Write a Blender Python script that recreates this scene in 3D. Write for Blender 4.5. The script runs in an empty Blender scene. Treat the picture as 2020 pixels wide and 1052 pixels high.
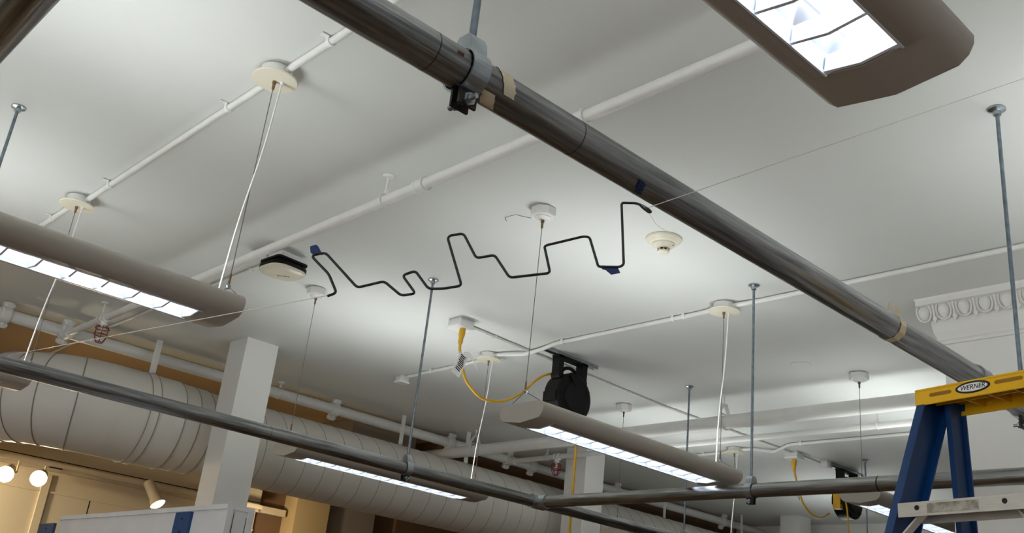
import bpy, math, random
from mathutils import Vector, Matrix
random.seed(7)
PI = math.pi
SC = bpy.context.scene
COL = SC.collection
V = Vector

# ---------------------------------------------------------------- camera
ROT = ((0.7190248, -0.6872056, 0.1036910), (-0.3282336, -0.2042762, 0.9222440), (-0.6125896, -0.6971512, -0.3724436))
EYE = V((0, 0, 1.65))
cam_d = bpy.data.cameras.new('camera')
cam_d.sensor_width = 36.0
cam_d.lens = 36.0 * 1950.742 / 2020.0
cam_d.clip_start = 0.02
cam = bpy.data.objects.new('camera', cam_d)
COL.objects.link(cam)
cam.matrix_world = Matrix.Translation(EYE) @ Matrix(ROT).transposed().to_4x4()
SC.camera = cam

# ---------------------------------------------------------------- world, exposure
SC.view_settings.view_transform = 'Standard'
SC.view_settings.look = 'None'
SC.view_settings.gamma = 1.0
SC.view_settings.use_curve_mapping = False
SC.view_settings.exposure = 0.7
world = bpy.data.worlds.new('world')
SC.world = world
world.use_nodes = True
world.node_tree.nodes['Background'].inputs[0].default_value = (0.75, 0.8, 0.9, 1)
world.node_tree.nodes['Background'].inputs[1].default_value = 0.15
UP_E, TUBE_E, WARM_E, SPOT_W, DAY_W = 12.5, 3.4, 20.0, 16.0, 52.0
SC.cycles.max_bounces = 7

# ---------------------------------------------------------------- materials
def srgb(h):
    r = []
    for c in h:
        c /= 255.0
        r.append(c / 12.92 if c <= 0.04045 else ((c + 0.055) / 1.055) ** 2.4)
    return (*r, 1)

def mat(name, col, rough=0.6, metal=0.0, var=0.0, scale=8.0, stretch=None, bump=0.0, emit=None, estr=0.0, spec=0.5, alpha=None):
    m = bpy.data.materials.new(name)
    m.use_nodes = True
    nt = m.node_tree
    b = nt.nodes['Principled BSDF']
    c = srgb(col)
    b.inputs['Base Color'].default_value = c
    b.inputs['Roughness'].default_value = rough
    b.inputs['Metallic'].default_value = metal
    b.inputs['Specular IOR Level'].default_value = spec
    if emit:
        b.inputs['Emission Color'].default_value = srgb(emit)
        b.inputs['Emission Strength'].default_value = estr
    if alpha is not None:
        b.inputs['Alpha'].default_value = alpha
    if var or bump:
        tc = nt.nodes.new('ShaderNodeTexCoord')
        mp = nt.nodes.new('ShaderNodeMapping')
        if stretch:
            mp.inputs['Scale'].default_value = stretch
        nz = nt.nodes.new('ShaderNodeTexNoise')
        nz.inputs['Scale'].default_value = scale
        nz.inputs['Detail'].default_value = 5
        nt.links.new(tc.outputs['Object'], mp.inputs['Vector'])
        nt.links.new(mp.outputs[0], nz.inputs['Vector'])
        if var:
            rp = nt.nodes.new('ShaderNodeValToRGB')
            rp.color_ramp.elements[0].position = 0.3
            rp.color_ramp.elements[1].position = 0.7
            rp.color_ramp.elements[0].color = tuple(max(0, x * (1 - var)) for x in c[:3]) + (1,)
            rp.color_ramp.elements[1].color = tuple(min(1, x * (1 + var)) for x in c[:3]) + (1,)
            nt.links.new(nz.outputs['Fac'], rp.inputs['Fac'])
            nt.links.new(rp.outputs[0], b.inputs['Base Color'])
        if bump:
            bp = nt.nodes.new('ShaderNodeBump')
            bp.inputs['Strength'].default_value = bump
            bp.inputs['Distance'].default_value = 0.01
            nt.links.new(nz.outputs['Fac'], bp.inputs['Height'])
            nt.links.new(bp.outputs[0], b.inputs['Normal'])
    return m

M = dict(
    ceil=mat('ceiling_paint', (218, 220, 217), 0.85, var=0.03, scale=1.2, bump=0.06),
    ceiltan=mat('tan_ceiling_paint', (190, 164, 128), 0.85, var=0.04, scale=1.5),
    gap=mat('dark_gap', (22, 18, 15), 0.9, var=0.2),
    wall=mat('white_wall_paint', (226, 225, 221), 0.8, var=0.02, scale=2, bump=0.04),
    wallcream=mat('cream_wall_paint', (216, 200, 168), 0.8, var=0.03, scale=2),
    walltan=mat('tan_wall_paint', (205, 178, 128), 0.8, var=0.03, scale=2),
    wallbrown=mat('brown_wall_paint', (120, 92, 66), 0.8, var=0.06, scale=2),
    wallgrey=mat('grey_wall_paint', (158, 146, 130), 0.8, var=0.04, scale=2),
    floor=mat('wood_floor', (118, 96, 74), 0.45, var=0.25, scale=3, stretch=(1, 9, 1)),
    white=mat('white_enamel', (232, 232, 230), 0.35, var=0.015, scale=5),
    pipewhite=mat('painted_pipe_white', (224, 224, 220), 0.4, var=0.03, scale=14, bump=0.1),
    cream=mat('cream_plastic', (228, 222, 203), 0.35, var=0.01),
    duct=mat('painted_duct', (218, 214, 206), 0.5, var=0.03, scale=5),
    seam=mat('duct_seam_paint', (150, 142, 132), 0.6, var=0.1),
    fix=mat('fixture_enamel', (174, 168, 159), 0.42, var=0.01, scale=4),
    refl=mat('louver_white', (240, 243, 248), 0.25, var=0.01),
    mirror=mat('satin_reflector', (236, 240, 246), 0.22, 0.65, var=0.01),
    tube=mat('lamp_tube_glow', (255, 255, 255), 0.5, emit=(236, 243, 255), estr=TUBE_E),
    up=mat('uplight_glow', (255, 255, 255), 0.5, emit=(243, 248, 247), estr=UP_E),
    steel=mat('galvanised_steel', (140, 141, 143), 0.3, 1.0, var=0.5, scale=10, stretch=(0.5, 10, 10), bump=0.25),
    steely=mat('galvanised_steel_crosswise', (148, 148, 146), 0.28, 1.0, var=0.4, scale=10, stretch=(10, 0.5, 10), bump=0.2),
    weld=mat('weld_mark', (70, 66, 62), 0.6, 0.7, var=0.5, scale=90),
    zinc=mat('zinc_plate', (170, 178, 184), 0.32, 1.0, var=0.2, scale=30),
    rod=mat('threaded_rod_steel', (128, 140, 152), 0.35, 1.0, var=0.25, scale=40),
    darkmetal=mat('dark_metal', (58, 56, 54), 0.4, 0.8, var=0.2, scale=30),
    brass=mat('bronze_crimp', (128, 108, 84), 0.35, 0.9, var=0.15, scale=60),
    cable=mat('steel_cable', (120, 118, 114), 0.4, 0.8, var=0.2, scale=200),
    black=mat('black_plastic', (9, 10, 11), 0.55, spec=0.25, var=0.2, scale=20),
    blackwire=mat('black_wire', (16, 15, 16), 0.5, var=0.2, scale=60),
    yellow=mat('yellow_cord_rubber', (214, 164, 34), 0.45, var=0.08, scale=30),
    ladyel=mat('yellow_ladder_plastic', (240, 186, 22), 0.38, var=0.06, scale=14),
    ladblue=mat('blue_fiberglass', (2, 54, 106), 0.42, var=0.12, scale=12, stretch=(6, 6, 0.6)),
    alu=mat('brushed_aluminium', (214, 210, 200), 0.42, 0.55, var=0.06, scale=30, stretch=(1, 1, 12)),
    sticker=mat('worn_sticker', (150, 145, 132), 0.7, var=0.6, scale=60),
    ink=mat('black_ink', (18, 18, 22), 0.6, var=0.1),
    paper=mat('white_tag_paper', (238, 238, 236), 0.6, var=0.02),
    tapeblue=mat('blue_painters_tape', (24, 46, 96), 0.65, var=0.15, scale=40),
    bluefoam=mat('blue_strap', (22, 66, 116), 0.6, var=0.12, scale=30),
    masking=mat('masking_tape', (224, 212, 186), 0.75, var=0.08, scale=50),
    red=mat('red_cage_wire', (132, 34, 30), 0.5, var=0.1, scale=50),
    string=mat('nylon_string', (226, 224, 218), 0.25, var=0.02),
    warm=mat('warm_bulb_glow', (255, 255, 255), 0.5, emit=(255, 226, 176), estr=WARM_E),
    track=mat('cream_track_metal', (220, 204, 172), 0.45, var=0.02),
    rust=mat('rust_spot', (96, 52, 28), 0.8, var=0.3, scale=60),
    panel=mat('white_laminate', (214, 214, 214), 0.5, var=0.05, scale=8),
)

# ---------------------------------------------------------------- mesh building
class MB:
    def __init__(s):
        s.v, s.f, s.sm = [], [], []

    def add(s, vs, fs, smooth=False):
        o = len(s.v)
        s.v += [tuple(x) for x in vs]
        for f in fs:
            s.f.append([i + o for i in f])
            s.sm.append(smooth)
        return s

    def box(s, lo, hi):
        x0, y0, z0 = lo
        x1, y1, z1 = hi
        return s.add([(x0, y0, z0), (x1, y0, z0), (x1, y1, z0), (x0, y1, z0), (x0, y0, z1), (x1, y0, z1), (x1, y1, z1), (x0, y1, z1)],
                     [(0, 3, 2, 1), (4, 5, 6, 7), (0, 1, 5, 4), (1, 2, 6, 5), (2, 3, 7, 6), (3, 0, 4, 7)])

    def obox(s, c, ax, ay, az):
        """box from centre and three half-axis vectors"""
        c, ax, ay, az = V(c), V(ax), V(ay), V(az)
        vs = [c + ax * i + ay * j + az * k for k in (-1, 1) for (i, j) in ((-1, -1), (1, -1), (1, 1), (-1, 1))]
        return s.add(vs, [(0, 3, 2, 1), (4, 5, 6, 7), (0, 1, 5, 4), (1, 2, 6, 5), (2, 3, 7, 6), (3, 0, 4, 7)])

    def prism(s, prof, o, eu, ev, ew, smooth=False):
        """extrude 2-D profile (u,v) placed at o with axes eu, ev along vector ew"""
        o, eu, ev, ew = V(o), V(eu), V(ev), V(ew)
        n = len(prof)
        a = [o + eu * u + ev * w for u, w in prof]
        s.add(a + [p + ew for p in a], [(i, (i + 1) % n, n + (i + 1) % n, n + i) for i in range(n)], smooth)
        s.add(a, [tuple(range(n - 1, -1, -1))])
        s.add([p + ew for p in a], [tuple(range(n))])
        return s

    def tube(s, pts, r, n=10, caps=True, closed=False):
        pts = [V(p) for p in pts]
        m = len(pts)
        rr = r if isinstance(r, (list, tuple)) else [r] * m
        T = []
        for i in range(m):
            if closed:
                d = pts[(i + 1) % m] - pts[i - 1]
            else:
                d = pts[min(i + 1, m - 1)] - pts[max(i - 1, 0)]
            T.append(d.normalized())
        ref = V((0, 0, 1)) if abs(T[0].z) < 0.9 else V((1, 0, 0))
        u = (ref - T[0] * ref.dot(T[0])).normalized()
        vs = []
        for i in range(m):
            u = (u - T[i] * u.dot(T[i])).normalized()
            w = T[i].cross(u)
            for k in range(n):
                a = 2 * PI * k / n
                vs.append(pts[i] + (u * math.cos(a) + w * math.sin(a)) * rr[i])
        fs = []
        for i in range(m if closed else m - 1):
            j = (i + 1) % m
            for k in range(n):
                fs.append((i * n + k, i * n + (k + 1) % n, j * n + (k + 1) % n, j * n + k))
        s.add(vs, fs, True)
        if caps and not closed:
            s.add(vs[:n], [tuple(range(n - 1, -1, -1))])
            s.add(vs[-n:], [tuple(range(n))])
        return s

    def lathe(s, prof, o, axis=(0, 0, 1), n=24, smooth=True):
        """prof list of (r, h) along axis from o"""
        ax = V(axis).normalized()
        ref = V((1, 0, 0)) if abs(ax.x) < 0.9 else V((0, 1, 0))
        u = (ref - ax * ref.dot(ax)).normalized()
        w = ax.cross(u)
        vs = []
        for r, h in prof:
            for k in range(n):
                a = 2 * PI * (k + 0.5) / n
                vs.append(V(o) + ax * h + (u * math.cos(a) + w * math.sin(a)) * max(r, 1e-5))
        m = len(prof)
        for i in range(m - 1):
            s.add([vs[i * n + k] for k in range(n)] + [vs[(i + 1) * n + k] for k in range(n)],
                  [(k, (k + 1) % n, n + (k + 1) % n, n + k) for k in range(n)], smooth)
        s.add(vs[:n], [tuple(range(n - 1, -1, -1))])
        s.add(vs[-n:], [tuple(range(n))])
        return s

    def build(s, name, m, parent=None):
        me = bpy.data.meshes.new(name)
        me.from_pydata(s.v, [], s.f)
        me.polygons.foreach_set('use_smooth', s.sm)
        me.materials.append(M[m] if isinstance(m, str) else m)
        me.update()
        o = bpy.data.objects.new(name, me)
        COL.objects.link(o)
        if parent:
            o.parent = parent
        return o

def fillet(pts, r, n=5):
    pts = [V(p) for p in pts]
    out = [pts[0]]
    for a, b, c in zip(pts, pts[1:], pts[2:]):
        d1, d2 = (a - b), (c - b)
        k = min(r, d1.length * 0.45, d2.length * 0.45)
        p, q = b + d1.normalized() * k, b + d2.normalized() * k
        for i in range(n + 1):
            t = i / n
            out.append(p * (1 - t) ** 2 + b * 2 * t * (1 - t) + q * t * t)
    out.append(pts[-1])
    return out

def smooth_path(pts, n=6):
    P = [V(p) for p in pts]
    P = [P[0] * 2 - P[1]] + P + [P[-1] * 2 - P[-2]]
    out = []
    for i in range(1, len(P) - 2):
        for k in range(n):
            t = k / n
            a, b, c, d = P[i - 1:i + 3]
            out.append(0.5 * ((2 * b) + (c - a) * t + (2 * a - 5 * b + 4 * c - d) * t * t + (3 * b - a - 3 * c + d) * t ** 3))
    out.append(P[-2])
    return out

def tag(o, label, cat, group=None, kind=None):
    o['label'] = label
    o['category'] = cat
    if group:
        o['group'] = group
    if kind:
        o['kind'] = kind
    return o

def thing(name, label, cat, loc=(0, 0, 0), group=None, rot=None):
    o = bpy.data.objects.new(name, None)
    o.empty_display_size = 0.05
    COL.objects.link(o)
    o.location = loc
    if rot:
        o.rotation_euler = rot
    return tag(o, label, cat, group)

def struct(o, label, cat):
    return tag(o, label, cat, kind='structure')

def copy_thing(root, label, loc):
    r = root.copy()
    COL.objects.link(r)
    r.location = loc
    r['label'] = label
    for ch in root.children:
        c = ch.copy()
        COL.objects.link(c)
        c.parent = r
        for g in ch.children:
            d = g.copy()
            COL.objects.link(d)
            d.parent = c
    return r

def text_part(name, body, size, m, o, ex, ey, parent, depth=0.0006, shear=0.0):
    cu = bpy.data.curves.new(name, 'FONT')
    cu.body = body
    cu.size = size
    cu.align_x = 'CENTER'
    cu.align_y = 'CENTER'
    cu.extrude = depth
    cu.shear = shear
    t = bpy.data.objects.new(name, cu)
    COL.objects.link(t)
    bpy.context.view_layer.update()
    me = bpy.data.meshes.new_from_object(t.evaluated_get(bpy.context.evaluated_depsgraph_get()))
    bpy.data.objects.remove(t)
    ex, ey = V(ex).normalized(), V(ey).normalized()
    ez = ex.cross(ey)
    for v in me.vertices:
        c = v.co.copy()
        v.co = V(o) + ex * c.x + ey * c.y + ez * c.z
    me.materials.clear()
    me.materials.append(M[m])
    ob = bpy.data.objects.new(name, me)
    COL.objects.link(ob)
    ob.parent = parent
    return ob

# ================================================================ the setting
CZ = 3.45       # ceiling height
FX, BY = 10.15, 8.3
YB = 6.78       # edge of the white ceiling
struct(MB().box((-5, -5, CZ), (FX + 2, YB - 0.012, CZ + 0.1)).build('ceiling', 'ceil'), 'smooth white painted ceiling crossed by pipes and conduits', 'ceiling')
struct(MB().box((-5, YB + 0.012, CZ), (FX + 2, BY + 0.2, CZ + 0.1)).build('ceiling', 'ceiltan'), 'tan strip of ceiling behind the round duct', 'ceiling')
struct(MB().box((-5, YB - 0.012, CZ + 0.06), (FX + 2, YB + 0.012, CZ + 0.1)).build('trim_1', 'gap'), 'thin dark joint between white and tan ceilings', 'joint')
struct(MB().box((-5, -5, -0.1), (FX + 2, BY + 0.2, 0)).build('floor', 'floor'), 'brown wooden floor far below the camera view', 'floor')
struct(MB().box((-5, -5.2, 0), (FX + 2, -5, CZ)).build('wall_front', 'wall'), 'plain white wall behind the camera', 'wall')
wf = MB()
wf.box((-5.2, -5, 0), (-5, BY + 0.2, 0.6))
wf.box((-5.2, -5, 3.1), (-5, BY + 0.2, CZ))
for y0, y1 in ((-5, -3.5), (0.0, 0.4), (3.9, BY + 0.2)):
    wf.box((-5.2, y0, 0.6), (-5, y1, 3.1))
struct(wf.build('wall_left', 'wall'), 'white wall with openings added for fill light outside the picture on one side', 'wall')
for k, (y0, y1) in enumerate(((-3.5, 0.0), (0.4, 3.9))):  # unseen openings added so their fill light evens out the ceiling
    wn = thing('fill_window_%d' % (k + 1), 'opening added for fill light outside the picture %s' % ('towards the duct' if k else 'behind the camera'), 'fill_window', (-5.1, y0, 0.6))
    wn['kind'] = 'structure'
    fw = MB()
    for b0, b1, z0, z1_ in ((0, 0.06, 0, 2.5), (y1 - y0 - 0.06, y1 - y0, 0, 2.5), (0, y1 - y0, 0, 0.06), (0, y1 - y0, 2.44, 2.5), (1.72, 1.78, 0, 2.5)):
        fw.box((-0.04, b0, z0), (0.04, b1, z1_))
    fw.build('fill_window_frame', 'darkmetal', wn)
    dl = bpy.data.lights.new('fill_daylight', 'AREA')  # area lamp added as fill behind each opening
    dl.shape = 'RECTANGLE'
    dl.size, dl.size_y = 3.4, 2.4
    dl.energy = DAY_W
    dl.color = (0.96, 0.98, 1.0)
    do = bpy.data.objects.new('fill_daylight', dl)
    COL.objects.link(do)
    do.location = (-5.15, (y0 + y1) / 2, 1.85)
    do.rotation_euler = (PI / 2, 0, -PI / 2)
struct(MB().box((FX, -5, 0), (FX + 0.2, BY + 0.2, CZ)).build('wall_far', 'wall'), 'far pale wall seen low behind the cord reels', 'wall')

# back wall in stretches of different paint and depth
wb = thing('wall_back', 'warm lit back wall of cream, brown and grey stretches under the duct', 'wall')
wb['kind'] = 'structure'
MB().box((-5, BY, 0), (4.55, BY + 0.15, CZ)).build('wall_panel', 'wallcream', wb)
MB().box((4.55, BY + 0.12, 0), (4.9, BY + 0.15, CZ)).build('wall_panel', 'wallbrown', wb)
MB().box((4.9, BY - 0.1, 0), (5.26, BY + 0.15, CZ)).build('pilaster', 'walltan', wb)
MB().box((5.26, BY, 0), (5.86, BY + 0.15, CZ)).build('wall_panel', 'wallgrey', wb)
MB().box((5.86, BY + 0.1, 0), (6.17, BY + 0.15, CZ)).build('wall_panel', 'wallbrown', wb)
MB().box((6.17, BY + 0.05, 0), (FX, BY + 0.15, CZ)).build('wall_panel', 'wallbrown', wb)
MB().box((-5, BY - 0.05, 2.69), (4.55, BY, 2.768)).build('header', 'wallcream', wb)
MB().box((-5, BY - 0.04, 2.768), (4.55, BY, 2.776)).build('joint', 'gap', wb)
MB().box((-5, BY - 0.05, 2.776), (4.55, BY, CZ)).build('header', 'wallcream', wb)
MB().box((-5, BY - 0.012, 2.525), (4.55, BY, 2.54)).build('moulding', 'wallcream', wb)
MB().box((2.66, BY - 0.02, 0), (2.72, BY, 2.66)).build('batten', 'wallcream', wb)
MB().box((3.06, BY - 0.001, 0), (3.068, BY + 0.001, 2.525)).build('joint', 'gap', wb)

# bulkheads under the tan ceiling
tag(MB().box((4.58, 7.0, 3.12), (5.26, 7.6, CZ)).build('bulkhead', 'wallgrey'), 'grey boxed bulkhead above the duct beside the tan ceiling', 'bulkhead', kind='structure')
tag(MB().box((5.5, 7.0, 3.33), (FX, BY, CZ)).build('bulkhead', 'wallbrown'), 'dark brown boxed bulkhead running along above the duct', 'bulkhead', kind='structure')

# pier with egg-and-dart crown
PX, PY = 4.39, 1.905
struct(MB().box((PX, -5, 0), (PX + 1.2, PY, CZ)).build('wall_right', 'wall'), 'white wall end below the egg and dart crown', 'wall')
tr = thing('trim_2', 'white plaster crown moulding with egg and dart ornament', 'moulding')
tr['kind'] = 'structure'
prof = [(0.0, 3.236), (0.012, 3.236), (0.014, 3.25), (0.02, 3.255), (0.02, 3.266), (0.03, 3.29), (0.036, 3.325), (0.036, 3.352), (0.046, 3.354),
        (0.05, 3.36), (0.062, 3.385), (0.07, 3.415), (0.086, 3.418), (0.086, 3.438), (0.092, 3.45), (0.0, 3.45)]
vs, fs = [], []
for p, z in prof:
    vs += [(PX - p, -5, z), (PX - p, PY + p, z), (PX + 1.2, PY + p, z)]
for i in range(len(prof) - 1):
    for k in (0, 1):
        fs.append((i * 3 + k, i * 3 + k + 1, i * 3 + 3 + k + 1, i * 3 + 3 + k))
MB().add(vs, fs).build('cornice', 'wall', tr)
def egg_mesh():
    b = MB()
    n, m = 12, 8
    vs, fs = [], []
    for i in range(m + 1):
        t = PI * i / m
        for k in range(n):
            a = 2 * PI * k / n
            rr = math.sin(t) * (0.9 + 0.2 * math.cos(t))
            vs.append((math.cos(a) * rr * 0.025, math.sin(a) * rr * 0.0285, math.cos(t) * 0.036))
    for i in range(m):
        for k in range(n):
            fs.append((i * n + k, i * n + (k + 1) % n, (i + 1) * n + (k + 1) % n, (i + 1) * n + k))
    return b.add(vs, fs, True)
egg0 = egg_mesh().build('egg', 'wall', tr)
sh = MB()
sh.tube([(0.0, 0.034 * math.sin(a), 0.006 + -0.046 * math.cos(a)) for a in [(-2.2 + 4.4 * i / 14) for i in range(15)]], 0.0045, 6)
shell0 = sh.build('egg_rim', 'wall', tr)
dr = MB()
dr.prism([(-0.004, 0.036), (0.004, 0.036), (0.004, -0.02), (0.011, -0.03), (0, -0.05), (-0.011, -0.03), (-0.004, -0.02)], (-0.006, 0, 0), (0, 1, 0), (0, 0, 1), (0.012, 0, 0))
dart0 = dr.build('dart', 'wall', tr)
for i in range(14):
    y = PY + 0.055 - i * 0.0935
    for o, dy, dx in ((egg0, 0, 0), (shell0, 0, -0.003), (dart0, -0.0467, 0)):
        c = o if i == 0 else o.copy()
        if i:
            COL.objects.link(c)
            c.parent = tr
        c.location = (PX - 0.062 + dx, y + dy, 3.381)
        c.rotation_euler = (0, -0.28, 0)

# columns
def column(x0, x1, y0, label):
    o = MB().box((x0, y0, 0), (x1, y0 + (x1 - x0), CZ)).build('column', 'wall')
    return tag(o, label, 'column', 'square white columns', kind='structure')
column(2.862, 3.094, 5.77, 'square white column nearest the camera, between the two duct stretches')
column(6.15, 6.385, 5.77, 'square white column beside the hanging yellow cord')
column(9.55, 9.78, 5.8, 'distant square white column low beside the black reel')

# ================================================================ steel pipe frame
PZ, PR = 2.472, 0.0312
def ring(mb, x, axis, r, w, c):
    mb.lathe([(r, -w / 2), (r, w / 2)], c, axis, 28)
def steel_pipe(label, p0, p1, m):
    t = thing('steel_pipe', label, 'pipe', p0, 'galvanised pipe frame')
    d = V(p1) - V(p0)
    MB().tube([(0, 0, 0), d], PR, 32).build('tube', m, t)
    return t, d.normalized()
def sleeve(t, at, ax, w=0.006, r=PR + 0.0004, m='darkmetal', name='seam'):
    o = V(at) - t.location
    MB().lathe([(r, -w / 2), (r, w / 2)], o, ax, 28).build(name, m, t)
bigp, bx = steel_pipe('thick galvanised steel pipe crossing from top centre down to the yellow ladder cap', (-0.9, 1.034, PZ), (3.758, 1.034, PZ), 'steel')
for x in (0.698, 1.009):
    sleeve(bigp, (x, 1.034, PZ), bx, 0.002, PR + 0.0002, 'weld')
sleeve(bigp, (2.57, 1.034, PZ), bx, 0.05, PR + 0.004, 'steel', 'coupling')
MB().obox(V((0.735, 1.034 - 0.0305, PZ + 0.002)) - bigp.location, (0.006, 0, 0), (0, 0.0015, 0), (0, 0, 0.0025)).build('rust_spot', 'rust', bigp)
lowp, _ = steel_pipe('long galvanised steel pipe running under the round duct at lower left', (0.2475, 3.858, PZ), (7.6, 3.858, PZ), 'steel')
sleeve(lowp, (4.55, 3.858, PZ), (1, 0, 0), 0.002, PR + 0.0002, 'weld')
sleeve(lowp, (2.1, 3.858, PZ), (1, 0, 0), 0.002, PR + 0.0002, 'weld')
crossp, _ = steel_pipe('galvanised steel cross pipe running behind the blue ladder rails', (3.758, 1.034, PZ), (3.758, 3.858, PZ), 'steely')
sleeve(crossp, (3.758, 1.92, PZ), (0, 1, 0), 0.006)
tee = MB()
tee.lathe([(PR + 0.002, -0.05), (PR + 0.006, -0.05), (PR + 0.006, 0.05), (PR + 0.002, 0.05)], V((3.758, 3.858, PZ)) - crossp.location, (1, 0, 0), 28)
tee.lathe([(PR + 0.006, -0.075), (PR + 0.006, 0.0)], V((3.758, 3.858, PZ)) - crossp.location, (0, 1, 0), 28)
tee.build('tee_fitting', 'zinc', crossp)
nearp, _ = steel_pipe('dark out of focus steel pipe crossing the top left corner', (0.2475, 1.034, PZ), (0.2475, 3.858, PZ), 'steely')

# hanger rods with flange and pipe clamp
def hanger(label, x, y, ax, z1=PZ, clamp=True, thin=0.0062):
    """ax: unit direction of the pipe it holds"""
    t = thing('hanger_rod', label, 'hanger rod', (x, y, CZ), 'steel hanger rods')
    MB().lathe([(0.027, -0.002), (0.027, -0.006), (0.012, -0.011), (0.012, -0.024)], (0, 0, 0), (0, 0, 1), 18).build('flange', 'zinc', t)
    MB().tube([(0, 0, -0.01), (0, 0, z1 - CZ + PR + 0.02)], thin, 10).build('rod', 'rod', t)
    if clamp:
        a = V(ax)
        s = V((-a.y, a.x, 0))
        c = V((0, 0, z1 - CZ))
        w = 0.017
        b = MB()
        R = PR + 0.003
        prof = []
        n = 30
        for i in range(n + 1):
            th = -PI / 2 + 0.22 + (2 * PI - 0.44) * i / n
            prof.append((math.cos(th) * (R + 0.003), math.sin(th) * (R + 0.003)))
        for i in range(n, -1, -1):
            th = -PI / 2 + 0.22 + (2 * PI - 0.44) * i / n
            prof.append((math.cos(th) * R, math.sin(th) * R))
        b.prism(prof, c - a * w, s, V((0, 0, 1)), a * 2 * w)
        b.build('clamp_band', 'zinc', t)
        k = MB()
        for sg in (-1, 1):
            k.obox(c + s * sg * 0.009 + V((0, 0, -R - 0.012)), a * w, s * 0.0022, V((0, 0, 0.014)))
        k.build('clamp_ear', 'darkmetal', t)
        MB().prism([(-0.024, 0.0), (0.024, 0.0), (0.02, 0.022), (0.012, 0.034), (-0.012, 0.034), (-0.02, 0.022)], c - a * w * 0.9 + V((0, 0, R - 0.006)), s, V((0, 0, 1)), a * 2 * w * 0.9).build('saddle', 'zinc', t)
        d = MB().tube([c - s * 0.03 + V((0, 0, -R - 0.015)), c + s * 0.032 + V((0, 0, -R - 0.015))], 0.0045, 8)
        d.lathe([(0.011, 0), (0.011, 0.004), (0.008, 0.004), (0.008, 0.009)], c - s * 0.0115 + V((0, 0, -R - 0.015)), -s, 6, False)
        d.lathe([(0.009, 0), (0.009, 0.008)], c + s * 0.0115 + V((0, 0, -R - 0.015)), s, 6, False)
        d.build('bolt', 'zinc', t)
    return t
X, Yv = (1, 0, 0), (0, 1, 0)
hanger('steel hanger rod clamping the thick pipe beside masking tape at top', 0.775, 1.034, X)
hanger('steel hanger rod dropping behind the yellow ladder cap', 2.879, 1.034, X)
hanger('steel hanger rod at the far left edge of the ceiling', 0.77, 3.858, X)
hanger('steel hanger rod dropping past the black wire to the lower left pipe', 2.862, 3.858, X)
hanger('steel hanger rod clamping the cross pipe right of the glowing centre fixture', 3.758, 2.52, Yv)
hanger('steel hanger rod going down behind the middle of the centre fixture', 5.037, 3.858, X)
hanger('distant steel hanger rod just beside the far black reel', 7.323, 3.858, X)

# tapes on the thick pipe
def wrap(label, cx, cy, a0, a1, x0, x1, m, name, rag=0.006, r=PR + 0.0012, skew=0.0, cat='tape'):
    b = MB()
    n, k = 10, 5
    vs, fs = [], []
    for off in (0, 0.0007):
        for i in range(n + 1):
            th = a0 + (a1 - a0) * i / n
            for j in range(k + 1):
                x = x0 + (x1 - x0) * j / k + skew * i / n + (random.uniform(-rag, rag) * 0.5 if j in (0, k) else 0)
                vs.append((cx * 0 + x, cy + math.cos(th) * (r + off), PZ + math.sin(th) * (r + off)))
    N = (n + 1) * (k + 1)
    for i in range(n):
        for j in range(k):
            q = (i * (k + 1) + j, i * (k + 1) + j + 1, (i + 1) * (k + 1) + j + 1, (i + 1) * (k + 1) + j)
            fs.append(q[::-1])
            fs.append(tuple(N + x for x in q))
    edge = [i * (k + 1) for i in range(n + 1)] + [n * (k + 1) + j for j in range(1, k + 1)] + [i * (k + 1) + k for i in range(n - 1, -1, -1)] + [j for j in range(k - 1, 0, -1)]
    for p, q in zip(edge, edge[1:] + edge[:1]):
        fs.append((p, q, N + q, N + p))
    b.add(vs, fs, False)
    return tag(b.build(name, m), label, cat, 'tape scraps on the thick pipe')
wrap('torn tan masking tape patch beside the top pipe clamp', 0, 1.034, 2.0, 3.75, 0.815, 0.838, 'masking', 'masking_tape', skew=0.012)
wrap('small torn masking tape flap under the thick pipe below its clamp', 0, 1.034, 4.0, 4.8, 0.79, 0.815, 'masking', 'masking_tape', skew=0.02)
wrap('masking tape band around the thick pipe near the ladder', 0, 1.034, 0.3, 6.0, 2.09, 2.115, 'masking', 'masking_tape')
fl = MB()
fl.prism([(0, 0), (0.016, 0.002), (0.013, 0.02), (0.006, 0.038), (0.002, 0.022)], (2.088, 1.034, PZ + PR - 0.002), (0.9, -0.4, 0), (0.1, 0, 1), (0.0006, 0.001, 0))
fl.prism([(0, 0), (0.012, 0.0), (0.014, 0.016), (0.02, 0.028), (0.001, 0.03)], (2.118, 1.03, PZ + PR - 0.003), (0.9, -0.4, 0), (0.1, 0, 1), (0.0006, 0.001, 0))
tag(fl.build('masking_tape', 'masking'), 'two upright torn ends of masking tape on top of the thick pipe', 'tape', 'tape scraps on the thick pipe')
wrap('dark blue tape scrap stuck under the middle of the thick pipe', 0, 1.034, 3.9, 4.7, 1.158, 1.172, 'tapeblue', 'blue_tape', rag=0.008, skew=0.014)
# bent wire hooks on top of the thick pipe
hk = MB()
for x in (1.0, 1.022):
    hk.tube([(x + 0.008 * math.cos(a), 1.034 + 0.004, PZ + PR + 0.006 * math.sin(a)) for a in [PI * i / 8 for i in range(9)]], 0.0012, 6)
tag(hk.build('wire_hook', 'darkmetal'), 'tiny bent wire hooks on top of the thick pipe', 'wire')

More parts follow.
